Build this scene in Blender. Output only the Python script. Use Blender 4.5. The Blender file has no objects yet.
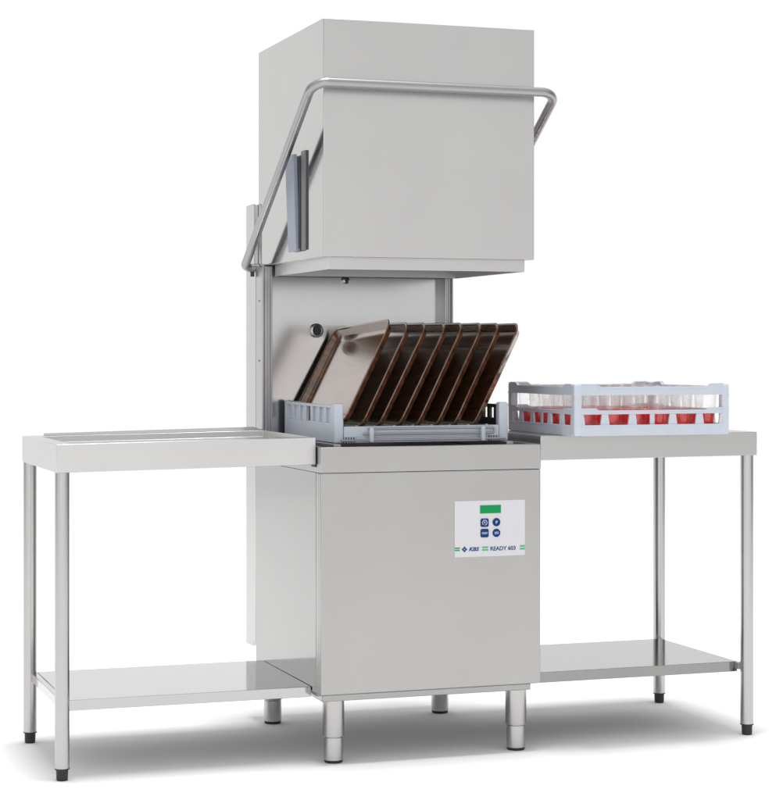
import bpy, bmesh, math, random
from mathutils import Vector, Matrix
random.seed(7)
S = bpy.context.scene
COL = S.collection

# ------------------------------------------------------------------ materials
def new_mat(name):
    m = bpy.data.materials.new(name); m.use_nodes = True
    nt = m.node_tree
    return m, nt, nt.nodes['Principled BSDF']

def steel(name, base, rough=0.2, grain='Z', bump=0.005, wav=0.07):
    """brushed stainless: fine grain in roughness, very gentle sheet waviness"""
    m, nt, b = new_mat(name)
    N, L = nt.nodes, nt.links
    b.inputs['Metallic'].default_value = 1.0
    tc = N.new('ShaderNodeTexCoord')
    mp = N.new('ShaderNodeMapping'); L.new(tc.outputs['Object'], mp.inputs[0])
    sc = {'Z': (500, 500, 4), 'X': (4, 500, 500), 'Y': (500, 4, 500)}[grain]
    mp.inputs['Scale'].default_value = sc
    n = N.new('ShaderNodeTexNoise'); n.inputs['Scale'].default_value = 1.0; n.inputs['Detail'].default_value = 3
    L.new(mp.outputs[0], n.inputs['Vector'])
    r = N.new('ShaderNodeMapRange')
    r.inputs['From Min'].default_value = .3; r.inputs['From Max'].default_value = .7
    r.inputs['To Min'].default_value = rough*0.92; r.inputs['To Max'].default_value = rough*1.1
    L.new(n.outputs['Fac'], r.inputs['Value']); L.new(r.outputs[0], b.inputs['Roughness'])
    # base colour: slight mottling of the sheet
    n2 = N.new('ShaderNodeTexNoise'); n2.inputs['Scale'].default_value = 3.2; n2.inputs['Detail'].default_value = 4
    L.new(tc.outputs['Object'], n2.inputs['Vector'])
    mx = N.new('ShaderNodeMixRGB'); mx.blend_type = 'MIX'
    c = base
    mx.inputs[1].default_value = (c[0]*.94, c[1]*.928, c[2]*.93, 1)
    mx.inputs[2].default_value = (c[0]*1.05, c[1]*1.058, c[2]*1.052, 1)
    mix2 = N.new('ShaderNodeMath'); mix2.operation = 'MULTIPLY_ADD'
    L.new(n.outputs['Fac'], mix2.inputs[0]); mix2.inputs[1].default_value = .25
    sc2 = N.new('ShaderNodeMath'); sc2.operation = 'MULTIPLY'; sc2.inputs[1].default_value = .75
    L.new(n2.outputs['Fac'], sc2.inputs[0]); L.new(sc2.outputs[0], mix2.inputs[2])
    L.new(mix2.outputs[0], mx.inputs[0]); L.new(mx.outputs[0], b.inputs['Base Color'])
    # waviness of the sheet and grain relief
    n3 = N.new('ShaderNodeTexNoise'); n3.inputs['Scale'].default_value = 2.2; n3.inputs['Detail'].default_value = 1
    L.new(tc.outputs['Object'], n3.inputs['Vector'])
    b1 = N.new('ShaderNodeBump'); b1.inputs['Strength'].default_value = wav; b1.inputs['Distance'].default_value = .05
    L.new(n3.outputs['Fac'], b1.inputs['Height'])
    b2 = N.new('ShaderNodeBump'); b2.inputs['Strength'].default_value = bump; b2.inputs['Distance'].default_value = .001
    L.new(n.outputs['Fac'], b2.inputs['Height']); L.new(b1.outputs[0], b2.inputs['Normal'])
    L.new(b2.outputs[0], b.inputs['Normal'])
    return m

def plastic(name, col, rough=.4, var=.06, ior=1.5, scale=30):
    m, nt, b = new_mat(name)
    N, L = nt.nodes, nt.links
    tc = N.new('ShaderNodeTexCoord')
    n = N.new('ShaderNodeTexNoise'); n.inputs['Scale'].default_value = scale; n.inputs['Detail'].default_value = 4
    L.new(tc.outputs['Object'], n.inputs['Vector'])
    mx = N.new('ShaderNodeMixRGB')
    mx.inputs[1].default_value = tuple(c*(1-var) for c in col)+(1,)
    mx.inputs[2].default_value = tuple(min(1, c*(1+var)) for c in col)+(1,)
    L.new(n.outputs['Fac'], mx.inputs[0]); L.new(mx.outputs[0], b.inputs['Base Color'])
    r = N.new('ShaderNodeMapRange'); r.inputs['To Min'].default_value = rough*.8; r.inputs['To Max'].default_value = rough*1.2
    L.new(n.outputs['Fac'], r.inputs['Value']); L.new(r.outputs[0], b.inputs['Roughness'])
    b.inputs['IOR'].default_value = ior
    if scale == 31: b.inputs['Specular IOR Level'].default_value = .15
    return m

def wood_tray(name):
    m, nt, b = new_mat(name)
    N, L = nt.nodes, nt.links
    tc = N.new('ShaderNodeTexCoord')
    mp = N.new('ShaderNodeMapping'); L.new(tc.outputs['Object'], mp.inputs[0])
    mp.inputs['Scale'].default_value = (10, 4, 22)
    n = N.new('ShaderNodeTexNoise'); n.inputs['Scale'].default_value = 1.6; n.inputs['Detail'].default_value = 6
    n.inputs['Distortion'].default_value = 1.2
    L.new(mp.outputs[0], n.inputs['Vector'])
    mp2 = N.new('ShaderNodeMapping'); L.new(tc.outputs['Object'], mp2.inputs[0])
    mp2.inputs['Scale'].default_value = (30, 5, 80)
    n2 = N.new('ShaderNodeTexNoise'); n2.inputs['Scale'].default_value = 1.0; n2.inputs['Detail'].default_value = 3
    L.new(mp2.outputs[0], n2.inputs['Vector'])
    add = N.new('ShaderNodeMath'); add.operation = 'MULTIPLY_ADD'; add.inputs[1].default_value = .22
    L.new(n2.outputs['Fac'], add.inputs[0]); L.new(n.outputs['Fac'], add.inputs[2])
    cr = N.new('ShaderNodeValToRGB')
    e = cr.color_ramp.elements
    e[0].position = .38; e[0].color = (.028, .0115, .0065, 1)
    e[1].position = .82; e[1].color = (.21, .088, .046, 1)
    L.new(add.outputs[0], cr.inputs[0]); L.new(cr.outputs[0], b.inputs['Base Color'])
    b.inputs['Roughness'].default_value = .17
    b.inputs['IOR'].default_value = 1.8
    b.inputs['Coat Weight'].default_value = 1.0
    b.inputs['Coat Roughness'].default_value = .10
    b.inputs['Coat IOR'].default_value = 1.5
    b.inputs['Specular Tint'].default_value = (1, .88, .78, 1); b.inputs['Coat Tint'].default_value = (1, .95, .90, 1)
    return m

def clear_glass(name):
    m, nt, b = new_mat(name)
    N, L = nt.nodes, nt.links
    N.remove(b)
    out = N['Material Output']
    tr = N.new('ShaderNodeBsdfTransparent'); tr.inputs[0].default_value = (.994, .995, .995, 1)
    gl = N.new('ShaderNodeBsdfGlossy'); gl.inputs['Roughness'].default_value = .04
    df = N.new('ShaderNodeBsdfDiffuse'); df.inputs[0].default_value = (.85, .86, .87, 1)
    lw = N.new('ShaderNodeLayerWeight'); lw.inputs['Blend'].default_value = .5
    pw = N.new('ShaderNodeMath'); pw.operation = 'POWER'; pw.inputs[1].default_value = 4; L.new(lw.outputs['Facing'], pw.inputs[0])
    fr = N.new('ShaderNodeMath'); fr.operation = 'MULTIPLY_ADD'; fr.inputs[1].default_value = .6; fr.inputs[2].default_value = .03; L.new(pw.outputs[0], fr.inputs[0])
    # water-film streaks on the washed glasses
    tc = N.new('ShaderNodeTexCoord'); ns = N.new('ShaderNodeTexNoise'); ns.inputs['Scale'].default_value = 55
    L.new(tc.outputs['Object'], ns.inputs['Vector'])
    rg = N.new('ShaderNodeMapRange'); rg.inputs['From Min'].default_value = .42; rg.inputs['From Max'].default_value = .72
    rg.inputs['To Min'].default_value = .01; rg.inputs['To Max'].default_value = .075
    L.new(ns.outputs['Fac'], rg.inputs['Value'])
    m1 = N.new('ShaderNodeMixShader'); L.new(rg.outputs[0], m1.inputs[0]); L.new(tr.outputs[0], m1.inputs[1]); L.new(df.outputs[0], m1.inputs[2])
    m2 = N.new('ShaderNodeMixShader'); L.new(fr.outputs[0], m2.inputs[0]); L.new(m1.outputs[0], m2.inputs[1]); L.new(gl.outputs[0], m2.inputs[2])
    L.new(m2.outputs[0], out.inputs['Surface'])
    return m

def red_drink(name):
    m, nt, b = new_mat(name)
    N, L = nt.nodes, nt.links
    out = N['Material Output']
    tc = N.new('ShaderNodeTexCoord'); ns = N.new('ShaderNodeTexNoise'); ns.inputs['Scale'].default_value = 45
    L.new(tc.outputs['Object'], ns.inputs['Vector'])
    mx = N.new('ShaderNodeMixRGB'); mx.inputs[1].default_value = (.80, .012, .015, 1); mx.inputs[2].default_value = (.95, .06, .04, 1)
    L.new(ns.outputs['Fac'], mx.inputs[0]); L.new(mx.outputs[0], b.inputs['Base Color'])
    b.inputs['Roughness'].default_value = .12
    tl = N.new('ShaderNodeBsdfTranslucent'); L.new(mx.outputs[0], tl.inputs[0])
    ms = N.new('ShaderNodeMixShader'); ms.inputs[0].default_value = .38
    L.new(b.outputs[0], ms.inputs[1]); L.new(tl.outputs[0], ms.inputs[2])
    L.new(ms.outputs[0], out.inputs['Surface'])
    return m

M = {}
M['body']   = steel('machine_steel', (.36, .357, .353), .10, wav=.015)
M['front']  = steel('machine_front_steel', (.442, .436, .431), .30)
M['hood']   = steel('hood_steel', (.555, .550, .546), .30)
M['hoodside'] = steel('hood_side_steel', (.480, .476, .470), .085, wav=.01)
M['inner']  = steel('inner_steel', (.54, .54, .545), .16, wav=.02)
M['post']   = steel('rail_steel', (.47, .47, .475), .34)
M['tube']   = steel('polished_tube', (.375, .375, .385), .34, bump=0, wav=0)
M['leg']    = steel('leg_steel', (.50, .493, .49), .22, bump=0, wav=0)
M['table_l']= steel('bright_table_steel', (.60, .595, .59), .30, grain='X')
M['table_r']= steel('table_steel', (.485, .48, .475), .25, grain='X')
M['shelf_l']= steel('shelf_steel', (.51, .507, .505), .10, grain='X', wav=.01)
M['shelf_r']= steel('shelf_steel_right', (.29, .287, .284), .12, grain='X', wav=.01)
M['rack']   = plastic('pale_blue_plastic', (.56, .605, .68), .38)
M['rackin'] = plastic('dark_rack_wall', (.045, .043, .045), .4)
M['rubber'] = plastic('black_rubber', (.016, .016, .017), .5)
M['block']  = plastic('grey_blue_plastic', (.29, .32, .39), .4)
M['grey']   = plastic('dark_grey', (.15, .15, .155), .45)
M['dark']   = plastic('dark_bolt_and_gap', (.03, .03, .032), .5)  # bolt colour, also used for shade painted into gaps and bores
M['plate']  = plastic('white_plate', (.665, .655, .69), .35, var=.01, scale=31)
M['green']  = plastic('green_display', (.004, .29, .085), .25, var=.05, scale=31)
M['pgreen'] = plastic('green_print', (.02, .36, .11), .4, var=.02, scale=31)
M['lgreen'] = plastic('pale_green_print', (.10, .44, .20), .4, var=.02, scale=31)
M['blue']   = plastic('blue_button', (.006, .040, .165), .3, var=.05, scale=31)
M['pblue']  = plastic('blue_print', (.02, .06, .22), .4, var=.02, scale=31)
M['white']  = plastic('white_print', (.62, .68, .80), .4, var=.02, scale=31)
M['tray']   = wood_tray('brown_woodgrain')
M['glass']  = clear_glass('clear_glass')
M['red']    = red_drink('red_drink')

# ------------------------------------------------------------------ mesh helpers
def box(bm, x0, x1, y0, y1, z0, z1, mat=None, f=None):
    vs = [Vector((x, y, z)) for x in (x0, x1) for y in (y0, y1) for z in (z0, z1)]
    if f: vs = [f(v) for v in vs]
    v = [bm.verts.new(p) for p in vs]
    fs = [(0,1,3,2),(4,6,7,5),(0,4,5,1),(2,3,7,6),(0,2,6,4),(1,5,7,3)]
    return [bm.faces.new([v[i] for i in q]) for q in fs]

def prism(bm, pts, off):
    """closed polygon (3D points, planar) extruded by the vector off"""
    a = [bm.verts.new(Vector(p)) for p in pts]; b = [bm.verts.new(Vector(p)+Vector(off)) for p in pts]
    n = len(pts)
    bm.faces.new(a); bm.faces.new(b[::-1])
    for i in range(n): bm.faces.new([a[i], b[i], b[(i+1) % n], a[(i+1) % n]])

def lathe(bm, prof, cx, cy, seg=24, closed=False, smooth=True):
    rings = []
    for r, z in prof:
        if r < 1e-6: rings.append([bm.verts.new((cx, cy, z))])
        else: rings.append([bm.verts.new((cx+r*math.cos(2*math.pi*i/seg), cy+r*math.sin(2*math.pi*i/seg), z)) for i in range(seg)])
    pairs = list(zip(rings, rings[1:]))
    if closed: pairs.append((rings[-1], rings[0]))
    for a, b in pairs:
        for i in range(seg):
            j = (i+1) % seg
            if len(a) == 1 and len(b) == 1: continue
            if len(a) == 1: q = [a[0], b[j], b[i]]
            elif len(b) == 1: q = [a[i], a[j], b[0]]
            else: q = [a[i], a[j], b[j], b[i]]
            f = bm.faces.new(q); f.smooth = smooth

def fillet_path(pts, radii, n=10):
    out = [Vector(pts[0])]
    for i in range(1, len(pts)-1):
        p = Vector(pts[i]); a = (Vector(pts[i-1])-p).normalized(); b = (Vector(pts[i+1])-p).normalized()
        ang = a.angle(b); r = radii[i-1]
        d = r/math.tan(ang/2)
        c = p + (a+b).normalized()*(r/math.sin(ang/2))
        s = p+a*d; e = p+b*d
        v0 = s-c; v1 = e-c
        for k in range(n+1):
            out.append(c + v0.normalized().slerp(v1.normalized(), k/n)*r)
    out.append(Vector(pts[-1]))
    return out

def tube(bm, path, r, seg=20, caps=True):
    path = [Vector(p) for p in path]
    rings = []; up = None
    for i, p in enumerate(path):
        t = (path[min(i+1, len(path)-1)] - path[max(i-1, 0)]).normalized()
        if up is None:
            up = Vector((0, 0, 1)) if abs(t.z) < .9 else Vector((1, 0, 0))
        s = t.cross(up).normalized(); up = s.cross(t).normalized()
        rings.append([bm.verts.new(p + r*(math.cos(2*math.pi*k/seg)*s + math.sin(2*math.pi*k/seg)*up)) for k in range(seg)])
    for a, b in zip(rings, rings[1:]):
        for k in range(seg):
            f = bm.faces.new([a[k], a[(k+1) % seg], b[(k+1) % seg], b[k]]); f.smooth = True
    if caps: bm.faces.new(rings[0][::-1]); bm.faces.new(rings[-1])

def obj(name, bm, mat, parent=None, bevel=0, seg=2, loc=None):
    bmesh.ops.recalc_face_normals(bm, faces=bm.faces)
    me = bpy.data.meshes.new(name); bm.to_mesh(me); bm.free()
    me.materials.append(mat); me.set_sharp_from_angle(angle=math.radians(38))
    o = bpy.data.objects.new(name, me); COL.objects.link(o)
    if parent:
        o.parent = parent
        o.matrix_parent_inverse = Matrix.Translation(-Vector(parent_world(parent)))
    if loc: o.location = loc
    if bevel:
        md = o.modifiers.new('edge', 'BEVEL'); md.width = bevel; md.segments = seg
        md.limit_method = 'ANGLE'; md.angle_limit = math.radians(50)
    return o

WORLD = {}
def parent_world(p):
    return WORLD.get(p.name, Vector((0, 0, 0)))

def thing(name, label, cat, loc=(0, 0, 0), group=None):
    o = bpy.data.objects.new(name, None); COL.objects.link(o)
    o.location = loc; o.empty_display_size = .1
    WORLD[o.name] = Vector(loc)
    o['label'] = label; o['category'] = cat
    if group: o['group'] = group
    return o
B = bmesh.new

def textmesh(name, s, x0, x1, z0, z1, y, mat, parent, shear=0, bold=.0):
    """lettering in the x-z plane, fitted to a box, 0.6 mm proud"""
    cu = bpy.data.curves.new(name, 'FONT'); cu.body = s; cu.size = 1; cu.shear = shear; cu.offset = bold
    cu.resolution_u = 4; cu.extrude = .02
    t = bpy.data.objects.new(name+'_curve', cu); COL.objects.link(t)
    dg = bpy.context.evaluated_depsgraph_get()
    me = bpy.data.meshes.new_from_object(t.evaluated_get(dg))
    bpy.data.objects.remove(t); bpy.data.curves.remove(cu)
    xs = [v.co.x for v in me.vertices]; ys = [v.co.y for v in me.vertices]
    ax, bx, ay, by = min(xs), max(xs), min(ys), max(ys)
    for v in me.vertices:
        x = x0+(v.co.x-ax)/(bx-ax)*(x1-x0); z = z0+(v.co.y-ay)/(by-ay)*(z1-z0)
        v.co = (x, y - (.0006 if v.co.z > 0 else 0), z)
    me.materials.clear(); me.materials.append(mat)
    me.name = name
    o = bpy.data.objects.new(name, me); COL.objects.link(o)
    o.parent = parent; return o

# ------------------------------------------------------------------ floor
bm = B()
prism(bm, [(9*math.cos(2*math.pi*k/96), 1+9*math.sin(2*math.pi*k/96), 0) for k in range(96)], (0, 0, -.1))
m, nt, b = new_mat('studio_floor')
nn = nt.nodes.new('ShaderNodeTexNoise'); nn.inputs['Scale'].default_value = 4
mr = nt.nodes.new('ShaderNodeMixRGB'); mr.inputs[1].default_value = (.86, .86, .86, 1); mr.inputs[2].default_value = (.88, .88, .88, 1)
nt.links.new(nn.outputs['Fac'], mr.inputs[0]); nt.links.new(mr.outputs[0], b.inputs['Base Color'])
b.inputs['Roughness'].default_value = 1; b.inputs['Specular IOR Level'].default_value = 0
fl = obj('floor', bm, m); fl['kind'] = 'structure'

# ------------------------------------------------------------------ dishwasher
W, D = .63, .649
ZB, ZT, ZS = .187, .843, .775
dw = thing('dishwasher', 'tall stainless steel hood dishwasher with its hood raised, standing between the two tables', 'dishwasher')
# front panel wraps 44 mm round the sides
bm = B()
box(bm, 0, W, 0, .018, ZB, ZS-.0005)
box(bm, 0, .012, .0182, .043, ZB, ZS-.0005); box(bm, W-.012, W, .0182, .043, ZB, ZS-.0005)
obj('front_panel', bm, M['front'], dw, .0025, 3)
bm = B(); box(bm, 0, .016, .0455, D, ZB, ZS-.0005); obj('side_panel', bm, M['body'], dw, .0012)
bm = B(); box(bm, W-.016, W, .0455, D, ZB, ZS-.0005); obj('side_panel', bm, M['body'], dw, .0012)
bm = B(); box(bm, .017, W-.017, D-.012, D, ZB, ZS-.0005); obj('back_panel', bm, M['body'], dw)
bm = B()     # top trim, 1 mm proud
t = .014
box(bm, -.001, W+.001, -.001, t, ZS, ZT)
box(bm, -.001, t, t, D, ZS, ZT); box(bm, W-t, W+.001, t, D, ZS, ZT); box(bm, t, W-t, D-t, D, ZS, ZT)
obj('tank_rim', bm, M['front'], dw, .002, 3)
bm = B(); box(bm, .015, W-.015, .015, D-.015, .80, .828); obj('tank_deck', bm, M['inner'], dw)
for xa in (.055, W-.075):     # the rack slides on two rails
    bm = B(); box(bm, xa, xa+.020, .06, .62, .8285, .8475); obj('slide_rail', bm, M['post'], dw, .001)
bm = B(); box(bm, .006, .604, .008, D-.02, .169, ZB-.0005); obj('base_flange', bm, M['body'], dw, .002)
for fx in (.050, .577):
    for fy in (.049, .655-.01):
        bm = B()
        lathe(bm, [(0, .1688), (.0290, .1688), (.0290, .073), (.0285, .0715), (.0255, .0712), (.0248, .0690), (.0260, .0675), (.0258, .008), (0, .008)], fx, fy, 40)
        ft = obj('foot', bm, M['leg'], dw)
        bm = B(); lathe(bm, [(0, .0082), (.0245, .0082), (.025, .0045), (.0235, 0), (0, 0)], fx, fy, 40)
        obj('rubber_pad', bm, M['rubber'], ft)
# rear housing and posts
bm = B()
prism(bm, [(0, .6505, .240), (0, .700, .2231), (0, .762, .2231), (0, .762, 1.534), (0, .668, 1.534), (0, .668, 1.342), (0, .6505, 1.342)], (.598, 0, 0))
box(bm, .004, .594, .646, .6675, ZT+.001, 1.346)
obj('rear_housing', bm, steel('housing_steel', (.53, .526, .522), .25), dw, .003, 2)
bm = B(); box(bm, .026, .574, .622, .645, ZT-.02, 1.50)
bw = obj('back_wall', bm, M['inner'], dw)
for (x0, x1, s) in ((.0, .031, 1), (.569, .596, -1)):
    bm = B()
    box(bm, x0, x1, .590, .645, ZT+.001, 1.346)
    a, c = (x0, x1)
    box(bm, a, a+.005, .578, .5895, ZT+.001, 1.346)
    box(bm, c-.0045, c, .580, .5895, ZT+.001, 1.346)
    box(bm, a+.0085, a+.0125, .585, .5895, ZT+.001, 1.346)
    box(bm, c-.012, c-.0085, .5865, .5895, ZT+.001, 1.346)
    ps = obj('post', bm, M['post'], dw, .0006)
    if s == 1:
        for z in (1.245, 1.07):
            bm = B(); lathe(bm, [(0, 0), (.0032, 0), (.0032, .0008), (.002, .0014), (0, .0014)], 0, 0, 12)
            sw = obj('screw', bm, M['grey'], ps)
            sw.data.transform(Matrix.Translation((-.0001, .612, z)) @ Matrix.Rotation(-math.pi/2, 4, 'Y'))
def port(x, z, r0, r1, name):
    bm = B(); lathe(bm, [(r1*.98, 0), (r0, 0), (r0, .006), (r0*.93, .010), (r1*1.15, .012), (r1, .010), (r1*.98, 0)], 0, 0, 32)
    bm.transform(Matrix.Translation((x, .6218, z)) @ Matrix.Rotation(math.pi/2, 4, 'X'))
    p = obj(name, bm, M['post'], bw)
    bm = B(); lathe(bm, [(0, .001), (r1*.97, .001), (r1*.97, .0105), (0, .0105)], 0, 0, 24)
    bm.transform(Matrix.Translation((x, .6215, z)) @ Matrix.Rotation(math.pi/2, 4, 'X'))
    return p, bm
for (x, z, r0, r1) in ((.177, 1.159, .021, .0125), (.268, 1.309, .011, .005)):
    p, bmh = port(x, z, r0, r1, 'water_port')
    obj('port_hole_fill', bmh, M['dark'], bw)  # black disc plugging the bore, the shade inside put into its colour

# hood: an open-bottomed sheet shell
HX0, HX1, HY0, HY1, HZ0, HZ1 = .0121, .6181, .016, .6643, 1.3486, 1.980
bm = B(); t = .004
box(bm, HX0, HX1, HY0, HY0+t, HZ0, HZ1); box(bm, HX0, HX1, HY1-t, HY1, HZ0, HZ1)
box(bm, HX0, HX0+t, HY0+t, HY1-t, HZ0, HZ1); box(bm, HX1-t, HX1, HY0+t, HY1-t, HZ0, HZ1)
box(bm, HX0+t, HX1-t, HY0+t, HY1-t, HZ1-t, HZ1)
bmesh.ops.remove_doubles(bm, verts=bm.verts, dist=1e-6)
bm2 = B()
bm.free()
bm = bm2
def shell(bm, x0, x1, y0, y1, z0, z1, t):
    """box open below with wall thickness t"""
    o = [bm.verts.new(p) for p in ((x0,y0,z0),(x1,y0,z0),(x1,y1,z0),(x0,y1,z0),(x0,y0,z1),(x1,y0,z1),(x1,y1,z1),(x0,y1,z1))]
    i = [bm.verts.new(p) for p in ((x0+t,y0+t,z0),(x1-t,y0+t,z0),(x1-t,y1-t,z0),(x0+t,y1-t,z0),(x0+t,y0+t,z1-t),(x1-t,y0+t,z1-t),(x1-t,y1-t,z1-t),(x0+t,y1-t,z1-t))]
    for k in range(4):
        j = (k+1) % 4
        bm.faces.new([o[k], o[j], o[4+j], o[4+k]]); bm.faces.new([i[j], i[k], i[4+k], i[4+j]]); bm.faces.new([o[j], o[k], i[k], i[j]])
    bm.faces.new(o[4:]); bm.faces.new(i[4:][::-1])
shell(bm, HX0, HX1, HY0, HY1, HZ0, HZ1, .003)
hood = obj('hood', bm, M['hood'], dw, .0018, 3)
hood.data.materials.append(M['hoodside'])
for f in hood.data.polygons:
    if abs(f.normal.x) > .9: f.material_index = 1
bm = B()
x0, x1, y0, y1, z0, z1 = .033, .600, .040, .560, 1.3155, 1.420
t = .004
def ringwall(bm, x0, x1, y0, y1, z0, z1, t):
    o = [(x0,y0),(x1,y0),(x1,y1),(x0,y1)]; i = [(x0+t,y0+t),(x1-t,y0+t),(x1-t,y1-t),(x0+t,y1-t)]
    V = [[bm.verts.new((p[0], p[1], z)) for p in q] for q in (o, i) for z in (z0, z1)]
    ob, ot, ib, it = V
    for k in range(4):
        j = (k+1) % 4
        bm.faces.new([ob[k], ob[j], ot[j], ot[k]]); bm.faces.new([ib[j], ib[k], it[k], it[j]])
        bm.faces.new([ob[j], ob[k], ib[k], ib[j]]); bm.faces.new([ot[k], ot[j], it[j], it[k]])
ringwall(bm, x0, x1, y0, y1, z0, z1, t)
obj('hood_skirt', bm, M['hood'], hood, .0015, 2)
bm = B()     # folded flange that closes the gap between hood wall and skirt
ringwall(bm, HX0+.0035, HX1-.0035, HY0+.0035, .640, HZ0+.001, HZ0+.004, .0175)
obj('hood_flange', bm, M['hood'], hood)
# guide block standing off the hood's left side
bm = B()
def lean(v):
    k = (v.z-1.373)/.272
    return Vector((v.x-.006*k, v.y+.012*k, v.z))
box(bm, -.003, .0095, .222, .300, 1.373, 1.640, f=lean)
gb = obj('guide_block', bm, M['block'], hood, .002, 2)
bm = B(); box(bm, .0040, .0118, .207, .222, 1.380, 1.622); obj('gap_shade_strip', bm, M['dark'], gb)  # black strip beside the block, the gap's shade made solid
bm = B(); box(bm, .0065, .0118, .168, .2065, 1.374, 1.645); obj('grey_slab', bm, M['grey'], gb, .001)  # dark grey slab lying just in front of the block
# bail handle: one bent tube across the front and down both sides
bm = B()
hx0, hx1 = -.033, .663
pth = fillet_path([(.011, .660, 1.343), (hx0, .660, 1.343), (hx0, -.036, 1.803), (hx1, -.036, 1.803), (hx1, .660, 1.343), (.620, .660, 1.343)], [.022, .045, .045, .022], 12)
tube(bm, pth, .0128, 28)
obj('handle', bm, M['tube'], dw)
bm = B(); lathe(bm, [(0, -.004), (.006, -.004), (.006, .012), (0, .012)], -.008, .660, 12)
bm.transform(Matrix.Translation((0, 0, 1.322))); obj('pivot_bolt', bm, M['dark'], dw)

# control panel
PX0, PX1, PZ0, PZ1 = .377, .583, .540, .6915
bm = B(); box(bm, PX0, PX1, -.0016, -.0002, PZ0, PZ1); cp = obj('control_panel', bm, M['plate'], dw, .0004)
def ux(u): return PX0+(u-454.3)/70.5*(PX1-PX0)
def uz(v, u=489.5): return PZ1-(v-(501.3-(u-454.3)/70.5*1.0))/56.0*(PZ1-PZ0)
YF = -.0017
def rect(name, u0, u1, v0, v1, mat, depth=.001, bev=0, seg=2):
    uc = (u0+u1)/2
    bm = B(); box(bm, ux(u0), ux(u1), YF-depth, YF, uz(v1, uc), uz(v0, uc)); return obj(name, bm, mat, cp, bev, seg)
rect('display', 479.6, 500.4, 505.4, 513.6, M['green'], .0008)
def rsq(name, u0, u1, v0, v1, mat, depth):
    x0, x1, z0, z1 = ux(u0), ux(u1), uz(v1, 484), uz(v0, 484); r = .0045
    pts = []
    for (cx, cz, a0) in ((x1-r, z1-r, 0), (x0+r, z1-r, 90), (x0+r, z0+r, 180), (x1-r, z0+r, 270)):
        for k in range(7): a = math.radians(a0+15*k); pts.append((cx+r*math.cos(a), YF, cz+r*math.sin(a)))
    bm = B(); prism(bm, pts, (0, -depth, 0)); return obj(name, bm, mat, cp, .0004)
rsq('button', 480, 488.1, 518.8, 527.2, M['blue'], .0016)
rsq('button', 480, 488.1, 529.2, 537.7, M['blue'], .0016)
def disc(name, u, v, r, mat, depth, y=YF, r_in=0):
    bm = B(); cx, cz = ux(u), uz(v, u)
    prof = [(0, 0), (r, 0), (r, depth*.8), (r*.97, depth), (0, depth)] if not r_in else [(r_in, 0), (r, 0), (r, depth), (r_in, depth)]
    lathe(bm, prof, 0, 0, 36, closed=bool(r_in), smooth=False)
    bm.transform(Matrix.Translation((cx, y, cz)) @ Matrix.Rotation(math.pi/2, 4, 'X')); return obj(name, bm, mat, cp)
disc('button', 495.9, 522.6, .0112, M['blue'], .0016)
disc('button', 495.9, 533.4, .0112, M['blue'], .0016)
YB = YF-.0016
# marks on the buttons
bm = B(); cx, cz = ux(484.05), uz(523, 484)
for k in range(10):
    if k in (2, 7): continue
    a = 2*math.pi*k/10; r = .0066
    box(bm, cx+r*math.cos(a)-.0013, cx+r*math.cos(a)+.0013, YB-.0005, YB+.0001, cz+r*math.sin(a)*.95-.0012, cz+r*math.sin(a)*.95+.0012)
box(bm, cx-.0045, cx+.0045, YB-.0005, YB+.0001, cz+.0062, cz+.0078)
box(bm, cx-.0012, cx+.0012, YB-.0005, YB+.0001, cz-.002, cz+.003)
obj('button_mark', bm, M['white'], cp)
textmesh('button_mark', 'START', ux(481.3), ux(487), uz(534.6, 484), uz(532.4, 484), YB, M['white'], cp, bold=.01)
textmesh('button_mark', 'P', ux(495.1), ux(497.0), uz(524.1, 495.9), uz(521.2, 495.9), YB, M['white'], cp, bold=.015)
textmesh('button_mark', 'I/O', ux(494.1), ux(498.0), uz(534.6, 495.9), uz(532.1, 495.9), YB, M['white'], cp, bold=.015)
# printed strip along the foot of the panel
def stripes(u0, u1, v0, v1, mat):
    h = (v1-v0)*.38
    rect('green_stripe', u0, u1, v0, v0+h, mat, .0004); rect('green_stripe', u0, u1, v1-h, v1, mat, .0004)
stripes(454.5, 459.5, 547.4, 551.0, M['pgreen'])
stripes(481.6, 487.8, 546.9, 551.1, M['lgreen'])
stripes(519.7, 524.6, 546.2, 550.7, M['lgreen'])
bm = B(); cx, cz = ux(464.1), uz(549.4, 464)
for (dx, dz) in ((0, 1), (0, -1), (1, 0), (-1, 0)):
    px, pz, q = cx+dx*.0046, cz+dz*.0046, .0036
    prism(bm, [(px+q, YF, pz), (px, YF, pz+q), (px-q, YF, pz), (px, YF, pz-q)], (0, -.0005, 0))
for (dx, dz) in ((1, 1), (-1, -1), (1, -1), (-1, 1)):
    px, pz, q = cx+dx*.0023, cz+dz*.0023, .0012
    prism(bm, [(px+q, YF-.0001, pz), (px, YF-.0001, pz+q), (px-q, YF-.0001, pz), (px, YF-.0001, pz-q)], (0, -.0006, 0))
obj('logo', bm, M['pblue'], cp)
textmesh('lettering', 'KBS', ux(468.4), ux(478.9), uz(551.3, 474), uz(547.3, 474), YF, M['pblue'], cp, shear=.3, bold=.03)
textmesh('lettering', 'READY 603', ux(489.9), ux(515.2), uz(551.1, 502), uz(546.9, 502), YF, M['pblue'], cp, bold=.018)

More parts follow.
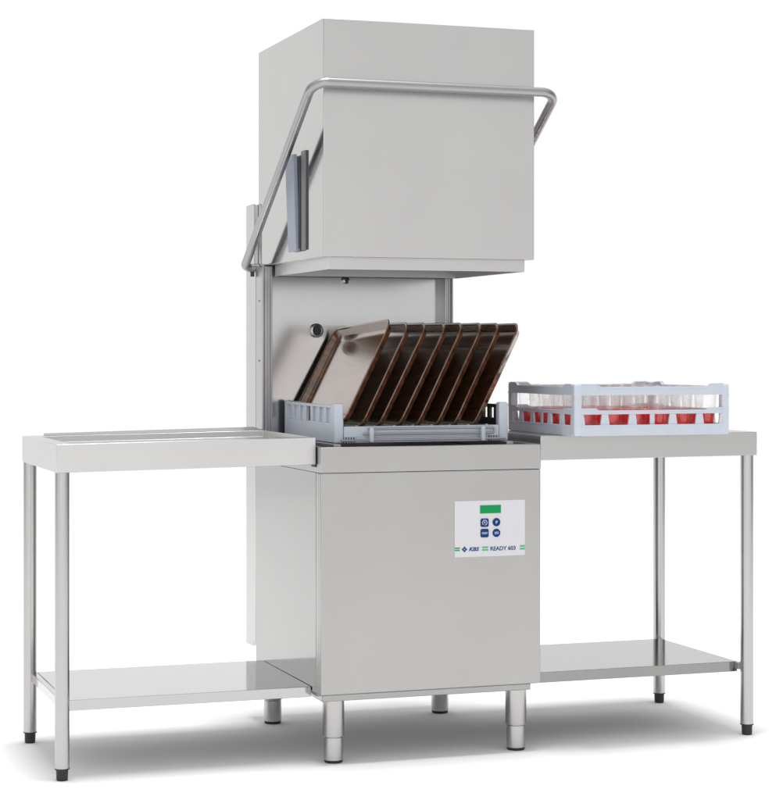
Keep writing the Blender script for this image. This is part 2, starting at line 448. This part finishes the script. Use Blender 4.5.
# ------------------------------------------------------------------ tables
def leg(parent, x, y, ztop):
    bm = B(); lathe(bm, [(0, ztop), (.0187, ztop), (.0187, .031), (0, .031)], x, y, 36)
    l = obj('leg', bm, M['leg'], parent)
    bm = B(); lathe(bm, [(0, .0315), (.0192, .0315), (.0192, .0285), (.0155, .027), (.0148, .005), (.0135, 0), (0, 0)], x, y, 32)
    obj('rubber_foot', bm, M['rubber'], l)
lt = thing('worktable', 'bright stainless steel table with a sunken top, on the left of the dishwasher', 'table', (-.35, .3, 0))
LX0, LX1, LY0, LY1, LZ0, LZ1 = -.6926, -.004, .0337, .6005, .7871, .8593
tilt = lambda v: Vector((v.x, v.y, v.z+.0134*(v.x-LX0)))
bm = B()
# one folded sheet: outer walls, rim, sunken basin
def ring_pts(ix0, ix1, iy0, iy1, z): return [bm.verts.new(tilt(Vector(p))) for p in ((LX0+ix0, LY0+iy0, z), (LX1-ix1, LY0+iy0, z), (LX1-ix1, LY1-iy1, z), (LX0+ix0, LY1-iy1, z))]
rings = [ring_pts(.02, .003, .02, .02, LZ0+.003), ring_pts(.02, .003, .02, .02, LZ0), ring_pts(0, 0, 0, 0, LZ0), ring_pts(0, 0, 0, 0, LZ1), ring_pts(.042, .002, .035, .055, LZ1), ring_pts(.046, .004, .04, .06, LZ1-.018)]
for a, b_ in zip(rings, rings[1:]):
    for k in range(4): bm.faces.new([a[k], a[(k+1) % 4], b_[(k+1) % 4], b_[k]])
bm.faces.new(rings[-1])
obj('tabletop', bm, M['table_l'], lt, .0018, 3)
bm = B()   # low folded upstand along the back
yb = LY1
P3 = lambda x, y, z: tuple(tilt(Vector((x, y, z))))
a = [P3(-.633, yb-.03, LZ1+.0004), P3(-.633, yb-.004, LZ1+.006), P3(-.633, yb, LZ1+.006), P3(-.633, yb, LZ1+.0004)]
b_ = [P3(-.004, yb-.05, LZ1+.0004), P3(-.022, yb-.004, LZ1+.009), P3(-.022, yb, LZ1+.009), P3(-.004, yb, LZ1+.0004)]
va = [bm.verts.new(p) for p in a]; vb = [bm.verts.new(p) for p in b_]
bm.faces.new(va); bm.faces.new(vb[::-1])
for k in range(4): bm.faces.new([va[k], vb[k], vb[(k+1) % 4], va[(k+1) % 4]])
obj('upstand', bm, M['table_l'], lt, .001)
leg(lt, -.6735, .0588, LZ0-.0005); leg(lt, -.6735, .5810, LZ0-.0005)
bm = B()
def shelfmesh(x0, x1, y0, y1, z0, z1, t=.002):
    shell(bm, x0, x1, y0, y1, z0, z1, t)
shelfmesh(-.655, -.0015, .086, .573, .171, .1985)
box(bm, -.6725, -.6555, .0775, .5775, .1735, .1975)      # end flange into the legs
obj('shelf', bm, M['shelf_l'], lt, .0012)
bm = B(); box(bm, -.0036, -.0016, .0385, .075, .789, .862); obj('joint_shade_strip', bm, M['dark'], lt)  # dark strip added in the joint gap to stand for its shade

rt = thing('worktable', 'grey stainless steel table carrying the rack of glasses, on the right of the dishwasher', 'table', (.97, .33, 0))
RX0, RX1, RY0, RY1, RZ0, RZ1 = .6325, 1.3044, .0058, .630, .7976, .8648
tilr = lambda v: Vector((v.x, v.y, v.z+.004*(v.x-.64)))
bm = B()
o = [tilr(Vector(p)) for p in ((RX0,RY0,RZ0),(RX1,RY0,RZ0),(RX1,RY1,RZ0),(RX0,RY1,RZ0),(RX0,RY0,RZ1),(RX1,RY0,RZ1),(RX1,RY1,RZ1),(RX0,RY1,RZ1))]
shell(bm, RX0, RX1, RY0, RY1, RZ0, RZ1, .003)
for v in bm.verts: v.co = tilr(v.co)
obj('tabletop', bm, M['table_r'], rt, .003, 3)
leg(rt, 1.2855, .030, RZ1-.005); leg(rt, 1.2855, .582, RZ1-.005)
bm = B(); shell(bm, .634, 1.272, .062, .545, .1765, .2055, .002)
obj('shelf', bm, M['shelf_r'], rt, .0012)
sh = [c for c in rt.children if c.name.startswith('shelf')]
for ya, yb_ in ((.040, .0605), (.547, .568)):
    bm = B(); box(bm, 1.262, 1.2835, ya, yb_, .186, .2045); obj('shelf_bracket', bm, M['post'], rt)

# ------------------------------------------------------------------ tray rack in the dishwasher
RKX0, RKX1, RKY0, RKY1, RKZ0, RKZ1 = .070, .579, .106, .592, .8480, .9530
rk = thing('tray_rack', 'pale blue plastic dish rack holding the brown trays inside the dishwasher', 'rack', (.3245, .35, RKZ0))
def bmpost(x, y, w, z1):
    bm = B(); box(bm, x-w/2, x+w/2, y-w/2, y+w/2, RKZ0, z1); return bm
for (x, y, w, z1) in ((RKX0+.014, RKY0+.014, .028, RKZ1+.003), (RKX1-.014, RKY0+.014, .028, RKZ1+.003), (RKX0+.010, RKY1-.010, .020, RKZ1+.002), (RKX1-.010, RKY1-.010, .020, RKZ1+.002)):
    obj('corner_post', bmpost(x, y, w, z1), M['rack'], rk, .006, 4)
def windowed(bm, axis, fix0, fix1, a0, a1, z0, zlow, ztop0, z1, n, openw, recess):
    """wall in the y-z (axis x) or x-z plane: solid foot, ribbed windows with a recessed back, top rail"""
    def bx(a, b, p0, p1, q0, q1):
        if axis == 'x': box(bm, p0, p1, a, b, q0, q1)
        else: box(bm, a, b, p0, p1, q0, q1)
    bx(a0, a1, fix0, fix1, z0, zlow); bx(a0, a1, fix0, fix1, ztop0, z1)
    st = (a1-a0)/n; rib = st*.17
    for k in range(n+1):
        c = a0+k*st
        bx(max(a0, c-rib), min(a1, c+rib), fix0+.0004, fix1-.0004, zlow, ztop0)
    for k in range(n):
        if k in openw: continue
        r0, r1 = recess
        bx(a0+k*st+rib, a0+(k+1)*st-rib, r0, r1, zlow, ztop0)
bm = B()
windowed(bm, 'x', RKX0+.001, RKX0+.011, RKY0+.0285, RKY1-.0205, RKZ0+.002, RKZ0+.054, RKZ1-.010, RKZ1-.002, 7, (3,), (RKX0+.0075, RKX0+.0095))
obj('side_wall', bm, M['rack'], rk, .0008)
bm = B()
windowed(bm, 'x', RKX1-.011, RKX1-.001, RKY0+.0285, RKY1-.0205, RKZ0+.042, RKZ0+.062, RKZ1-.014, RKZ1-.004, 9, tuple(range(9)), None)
sw = obj('slotted_wall', bm, M['rackin'], rk, .0008); sw['label'] = 'dark slotted end wall of the rack'  # coloured near-black, unlike the other walls of this rack
bm = B(); box(bm, RKX1-.0115, RKX1-.0005, RKY0+.0285, RKY1-.0205, RKZ0+.002, RKZ0+.0415); obj('side_wall', bm, M['rack'], rk, .0008)
bm = B()
windowed(bm, 'y', RKY1-.011, RKY1-.001, RKX0+.0205, RKX1-.0205, RKZ0+.002, RKZ0+.054, RKZ1-.010, RKZ1-.002, 7, (3,), (RKY1-.0095, RKY1-.0075))
obj('back_rail', bm, M['rack'], rk, .0008)
bm = B()
fx0, fx1 = RKX0+.0285, RKX1-.0285
box(bm, fx0, fx1, RKY0+.002, RKY0+.010, RKZ0+.0155, RKZ0+.045)
box(bm, fx0+.035, fx1-.035, RKY0+.002, RKY0+.010, RKZ0+.001, RKZ0+.0153)
for s in (0, 1):
    for k in range(5):
        x = fx0+.001+k*.0075 if s == 0 else fx1-.0045-k*.0075
        box(bm, x, x+.0033, RKY0+.0025, RKY0+.0095, RKZ0+.001, RKZ0+.0153)
obj('front_wall', bm, M['rack'], rk, .0008)
bm = B()     # floor grid with pegs
for k in range(9):
    y = RKY0+.03+k*.0535; box(bm, RKX0+.012, RKX1-.012, y-.003, y+.003, RKZ0+.006, RKZ0+.016)
for k in range(10):
    x = RKX0+.03+k*.05; box(bm, x-.0025, x+.0025, RKY0+.012, RKY1-.012, RKZ0+.0055, RKZ0+.0262)
obj('floor_grid', bm, M['rack'], rk)
bm = B()
for k in range(9):
    xb = .101-.012+k*.0545
    for y in (RKY0+.030, RKY0+.16, RKY0+.32, RKY0+.45):
        bm = B(); box(bm, xb-.004, xb+.003, y-.004, y+.004, RKZ0+.016, RKZ0+.047); obj('peg', bm, M['rack'], rk, .001)
# wire guide in front of the rack
wg = thing('wire_guide', 'chrome wire guide with two white clips along the front of the tray rack', 'guide rail', (.33, .095, .848))
for z, xa, xb in ((.8860, .165, .500), (.8715, .150, .512)):
    bm = B(); tube(bm, [(xa, .0965, z), (xb, .0965, z)], .0028, 10); obj('rod', bm, M['tube'], wg)
bm = B(); pts = [(.165, .0965, .8860), (.148, .0965, .8860), (.148, .0965, .8715), (.160, .0965, .8715)]
bm = B(); tube(bm, fillet_path([(.110, .0930, .8560), (.55, .0930, .8560)], [], 4) if False else [(.085, .0930, .8560), (.565, .0930, .8560)], .0032, 10); obj('rod', bm, M['tube'], wg)
for x in (.172, .497):
    bm = B(); box(bm, x-.006, x+.006, .0865, .1055, .850, .890); obj('clip', bm, M['rack'], wg, .003, 3)
for x in (.500,):
    bm = B(); tube(bm, fillet_path([(.500, .0965, .8860), (.532, .0965, .8860), (.532, .0965, .8715), (.512, .0965, .8715)], [.006, .006], 6), .0028, 10); obj('rod', bm, M['tube'], wg)

# ------------------------------------------------------------------ trays
TA, TB = .487, .325              # depth, height along the slope
th = math.atan2(.146, .290)
def rr(a, b, r, n, k=8):
    pts = []
    for (ca, cb, a0) in ((a/2-r, b/2-r, 0), (-a/2+r, b/2-r, 90), (-a/2+r, -b/2+r, 180), (a/2-r, -b/2+r, 270)):
        for i in range(k+1):
            t = math.radians(a0+90*i/k); pts.append((ca+r*math.cos(t), cb+r*math.sin(t), n))
    return pts
def tray_mesh():
    bm = B()
    prof = [(.040, .0000, .012), (.022, .0006, .018), (.018, .0035, .020), (.0075, .0150, .033), (.005, .0175, .035), (.0012, .0182, .038), (0, .0172, .039), (.0008, .0150, .038), (.0055, .0130, .034), (.0165, .0005, .020), (.022, -.0024, .018), (.040, -.0028, .012)]
    rings = []
    for ins, n, r in prof:
        rings.append([bm.verts.new((-nn, a, bb)) for a, bb, nn in rr(TA-2*ins, TB-2*ins, r, n)])
    for p, q in zip(rings, rings[1:]):
        for i in range(len(p)):
            f = bm.faces.new([p[i], p[(i+1) % len(p)], q[(i+1) % len(p)], q[i]]); f.smooth = True
    bm.faces.new(rings[0]); bm.faces.new(rings[-1][::-1])
    return bm
ordn = ['first', 'second', 'third', 'fourth', 'fifth', 'sixth', 'seventh', 'eighth']
proto = None
for k in range(8):
    xb, zb = .1005+k*.0546+(0, .003, -.001, .002, -.002, .001, -.001, .0015)[k], .8745
    c = Vector((xb + .165*math.sin(th) - .001, .105+TA/2, zb+.5*TB*math.cos(th)+.004))
    if k == 0:
        proto = obj('serving_tray', tray_mesh(), M['tray']); o = proto
    else:
        o = proto.copy(); COL.objects.link(o)
    o.location = c
    rot = Matrix.Rotation(th + (random.uniform(-.010, .010) if k else .012), 4, 'Y')
    if k: rot = Matrix.Rotation(random.uniform(-.006, .006), 4, 'Z') @ rot
    else: rot = rot @ Matrix.Rotation(math.radians(3.0), 4, 'X') if False else rot @ Matrix.Rotation(math.radians(-3.0), 4, 'X')
    o.rotation_euler = rot.to_euler()
    o['label'] = ('leftmost brown woodgrain tray, its pale shiny face in full view' if k == 0 else
                  'rightmost dark brown tray, at the open right end of the row' if k == 7 else
                  '%s dark brown tray from the left, leaning in the dish rack' % ordn[k])
    o['category'] = 'tray'; o['group'] = 'brown trays leaning in the dish rack'

# ------------------------------------------------------------------ glass rack
GS, GH = .474, .143
GX, GY, GZ = .698, -.075, .8655
gr = thing('glass_rack', 'pale blue plastic glass rack full of red and clear tumblers on the right table', 'rack', (GX+GS/2, GY+GS/2, GZ))
def side(bm, P):
    """one wall of the rack; P(a, d, z): a along the wall 0..GS, d inwards"""
    def bx(a0, a1, d0, d1, z0, z1):
        vs = [P(a, d, z) for a in (a0, a1) for d in (d0, d1) for z in (z0, z1)]
        v = [bm.verts.new(p) for p in vs]
        for q in [(0,1,3,2),(4,6,7,5),(0,4,5,1),(2,3,7,6),(0,2,6,4),(1,5,7,3)]: bm.faces.new([v[i] for i in q])
    def pz(pts, d0, d1):
        a = [bm.verts.new(P(p[0], d0, p[1])) for p in pts]; b = [bm.verts.new(P(p[0], d1, p[1])) for p in pts]
        bm.faces.new(a); bm.faces.new(b[::-1])
        for i in range(len(pts)): bm.faces.new([a[i], b[i], b[(i+1) % len(pts)], a[(i+1) % len(pts)]])
    e = .0205
    bx(e, GS-e, .001, .008, 0, .0275)                       # foot band
    bx(e, GS-e, -.0012, .003, .0262, .0298)                 # ledge
    # mid rail with dropped middle
    pz([(e, .059), (GS-e, .059), (GS-e, .0745), (GS-.062, .0745), (GS-.074, .0685), (.074, .0685), (.062, .0745), (e, .0745)], .001, .008)
    pz([(e, .0725), (.0615, .0725), (.0735, .0660), (GS-.0735, .0660), (GS-.0615, .0725), (GS-e, .0725), (GS-e, .0760), (GS-.062, .0760), (GS-.074, .0698), (.074, .0698), (.062, .0760), (e, .0760)], -.0012, .0008)
    # top band with dropped middle
    pz([(e, .111), (GS-e, .111), (GS-e, .141), (GS-.062, .141), (GS-.074, .1325), (.074, .1325), (.062, .141), (e, .141)], .001, .008)
    pz([(e, .1392), (.0615, .1392), (.0735, .1305), (GS-.0735, .1305), (GS-.0615, .1392), (GS-e, .1392), (GS-e, .1428), (GS-.062, .1428), (GS-.074, .1342), (.074, .1342), (.062, .1428), (e, .1428)], -.0014, .0008)
    # dividers, wider at their foot
    f = lambda t: t*GS
    for (l, r) in ((e/GS, .060), (.175, .215), (.350, .390), (.610, .650), (.785, .825), (.940, 1-e/GS)):
        pz([(f(l)-(.0045 if l > .06 else 0), .0277), (f(r)+(.0045 if r < .94 else 0), .0277), (f(r), .0588), (f(l), .0588)], .0015, .0075)
    pz([(f(.485), .0277), (f(.515), .0277), (f(.515), .0588), (f(.485), .0588)], .005, .008)
maps = [lambda a, d, z: Vector((GX+a, GY+d, GZ+z)), lambda a, d, z: Vector((GX+d, GY+a, GZ+z)),
        lambda a, d, z: Vector((GX+a, GY+GS-d, GZ+z)), lambda a, d, z: Vector((GX+GS-d, GY+a, GZ+z))]
for P in maps:
    bm = B(); side(bm, P); obj('side_wall', bm, M['rack'], gr, .0006)
for (x, y) in ((0, 0), (GS, 0), (0, GS), (GS, GS)):
    bm = B()
    sx = 1 if x == 0 else -1; sy = 1 if y == 0 else -1
    cx, cy = GX+x+sx*.0118, GY+y+sy*.0118
    box(bm, cx-.0118, cx+.0118, cy-.0118, cy+.0118, GZ, GZ+.1425)
    obj('corner_post', bm, M['rack'], gr, .006, 4)
    for z in (.074, .112):
        bm = B(); box(bm, cx-.0123, cx+.0123, cy-.0123, cy+.0123, GZ+z-.0014, GZ+z+.0014)
        obj('post_ring', bm, M['rack'], gr, .001)
bm = B()
inner = GS-.022; pit = inner/6
for k in range(7):
    p = .011+k*pit
    if 0 < k < 6:
        box(bm, GX+.0085, GX+GS-.0085, GY+p-.0012, GY+p+.0012, GZ+.004, GZ+.016)
        box(bm, GX+p-.0012, GX+p+.0012, GY+.0085, GY+GS-.0085, GZ+.0042, GZ+.0162)
for k in range(1, 12):
    p = .011+k*inner/12
    box(bm, GX+.0085, GX+GS-.0085, GY+p-.0015, GY+p+.0015, GZ+.0045, GZ+.010)
    box(bm, GX+p-.0015, GX+p+.0015, GY+.0085, GY+GS-.0085, GZ+.0047, GZ+.0102)
obj('floor_grid', bm, M['rack'], gr)
# tumblers
def tumbler_meshes():
    R0, R1, H = .0245, .0335, .119
    r = lambda z: R0+(R1-R0)*(z/H)
    bm = B(); t = .0016
    lathe(bm, [(0, 0), (R0-.002, 0), (R0, .002), (r(.03), .03), (r(.06), .06), (r(.09), .09), (R1-.0003, H-.001), (R1-t/2, H), (R1-t, H-.001), (r(.09)-t, .09), (r(.055)-t, .055), (r(.03)-t, .03), (R0-t, .006), (0, .005)], 0, 0, 28)
    bm2 = B(); g = t+.0005; zt = .0510
    lathe(bm2, [(0, .0056), (R0-g-.001, .0066), (r(.03)-g, .03), (r(zt)-g, zt), (0, zt)], 0, 0, 28)
    for f in bm2.faces:
        if abs(f.calc_center_median().z-zt) < 1e-5: f.smooth = False
    return bm, bm2
rown = ['front row', 'second row from the front', 'third row from the front', 'third row from the back', 'second row from the back', 'back row']
coln = ['leftmost', 'second from left', 'third from left', 'third from right', 'second from right', 'rightmost']
tp = None
for j in range(6):
    for i in range(6):
        x = GX+.011+(i+.5)*pit; y = GY+.011+(j+.5)*pit
        lab = 'clear tumbler with red lower half, %s in the %s' % (coln[i], rown[j])
        grp = 'red and clear tumblers in the glass rack'
        loc = Vector((x+random.uniform(-.002, .002), y+random.uniform(-.002, .002), GZ+.0163))
        if tp is None:
            tp = thing('tumbler', lab, 'glass', (0, 0, 0), grp)
            a, b_ = tumbler_meshes()
            og = obj('cup', a, M['glass'], tp); orr = obj('drink', b_, M['red'], tp)
            tp.location = loc; t_ = tp
        else:
            t_ = tp.copy(); COL.objects.link(t_); t_.location = loc
            t_['label'] = lab
            for ch in (og, orr):
                c = ch.copy(); COL.objects.link(c); c.parent = t_; c.matrix_parent_inverse = Matrix()
        t_.rotation_euler = (random.uniform(-.02, .02), random.uniform(-.02, .02), random.uniform(0, 6))
        s = random.uniform(.97, 1.03); t_.scale = (1, 1, s)

# ------------------------------------------------------------------ light: white studio
wd = bpy.data.worlds.new('World'); S.world = wd; wd.use_nodes = True
nt = wd.node_tree; N, L = nt.nodes, nt.links
bg = N['Background']
YAW = .3341
tc = N.new('ShaderNodeTexCoord')
def dot(v):
    d = N.new('ShaderNodeVectorMath'); d.operation = 'DOT_PRODUCT'; L.new(tc.outputs['Generated'], d.inputs[0]); d.inputs[1].default_value = v; return d.outputs['Value']
fa = dot((math.sin(YAW), math.cos(YAW), 0)); ri = dot((math.cos(YAW), -math.sin(YAW), 0)); up = dot((0, 0, 1))
at = N.new('ShaderNodeMath'); at.operation = 'ARCTAN2'; L.new(ri, at.inputs[0]); L.new(fa, at.inputs[1])
mr = N.new('ShaderNodeMapRange'); L.new(at.outputs[0], mr.inputs['Value'])
mr.inputs['From Min'].default_value = -math.pi; mr.inputs['From Max'].default_value = math.pi
cr = N.new('ShaderNodeValToRGB'); L.new(mr.outputs[0], cr.inputs[0])
stops = [(0, 1.22), (.05, 1.18), (.10, 1.0), (.18, .9), (.22, .38), (.27, .38), (.33, 1.04), (.62, 1.04), (.665, .85), (.70, .20), (.78, .20), (.83, .85), (.89, 1.0), (.95, 1.18), (1, 1.22)]
el = cr.color_ramp.elements
while len(el) < len(stops): el.new(.5)
for e, (p, v) in zip(el, stops): e.position = p; e.color = (v/2, v/2, v/2, 1)
ml = N.new('ShaderNodeVectorMath'); ml.operation = 'SCALE'; ml.inputs['Scale'].default_value = 2.0; L.new(cr.outputs[0], ml.inputs[0])
def smooth(a, b):
    z = N.new('ShaderNodeMapRange'); z.interpolation_type = 'SMOOTHSTEP'; L.new(up, z.inputs['Value'])
    z.inputs['From Min'].default_value = a; z.inputs['From Max'].default_value = b; return z.outputs[0]
mk = N.new('ShaderNodeMixRGB'); L.new(smooth(.22, .36), mk.inputs[0]); L.new(ml.outputs[0], mk.inputs[1]); mk.inputs[2].default_value = (.62, .62, .62, 1)
mx = N.new('ShaderNodeMixRGB'); L.new(smooth(.50, .72), mx.inputs[0]); L.new(mk.outputs[0], mx.inputs[1]); mx.inputs[2].default_value = (1.02, 1.02, 1.02, 1)
L.new(mx.outputs[0], bg.inputs['Color']); bg.inputs['Strength'].default_value = 1.0
# overhead softbox high under the studio roof, and one over the photographer's shoulder
def lamp(name, loc, aim, sx, sy, watts):
    a = bpy.data.lights.new(name, 'AREA'); a.shape = 'RECTANGLE'; a.size = sx; a.size_y = sy; a.energy = watts
    o = bpy.data.objects.new(name, a); COL.objects.link(o); o.location = loc
    o.rotation_euler = (Vector(aim)-Vector(loc)).to_track_quat('-Z', 'Y').to_euler()
lamp('overhead_softbox', (.2, -.2, 20), (.2, .3, 0), 3.6, 3.0, 2500)
lamp('front_softbox', (-1.35, -5.9, 2.45), (.1, .3, 1.0), 2.0, 1.5, 10.5)

# ------------------------------------------------------------------ camera
cam = bpy.data.cameras.new('camera'); co = bpy.data.objects.new('camera', cam); COL.objects.link(co)
co.location = (-1.5501, -5.0289, 1.0909); co.rotation_euler = (math.pi/2, 0, -YAW)
cam.sensor_fit = 'HORIZONTAL'; cam.sensor_width = 36; cam.lens = 1992.98/783*36
cam.shift_y = -46.46/783; cam.shift_x = .0008
cam.clip_end = 200; cam.clip_start = .1
S.camera = co
S.view_settings.view_transform = 'Standard'; S.view_settings.look = 'None'; S.view_settings.exposure = 0; S.view_settings.gamma = 1
S.cycles.transparent_max_bounces = 64; S.cycles.max_bounces = 12; S.cycles.glossy_bounces = 8
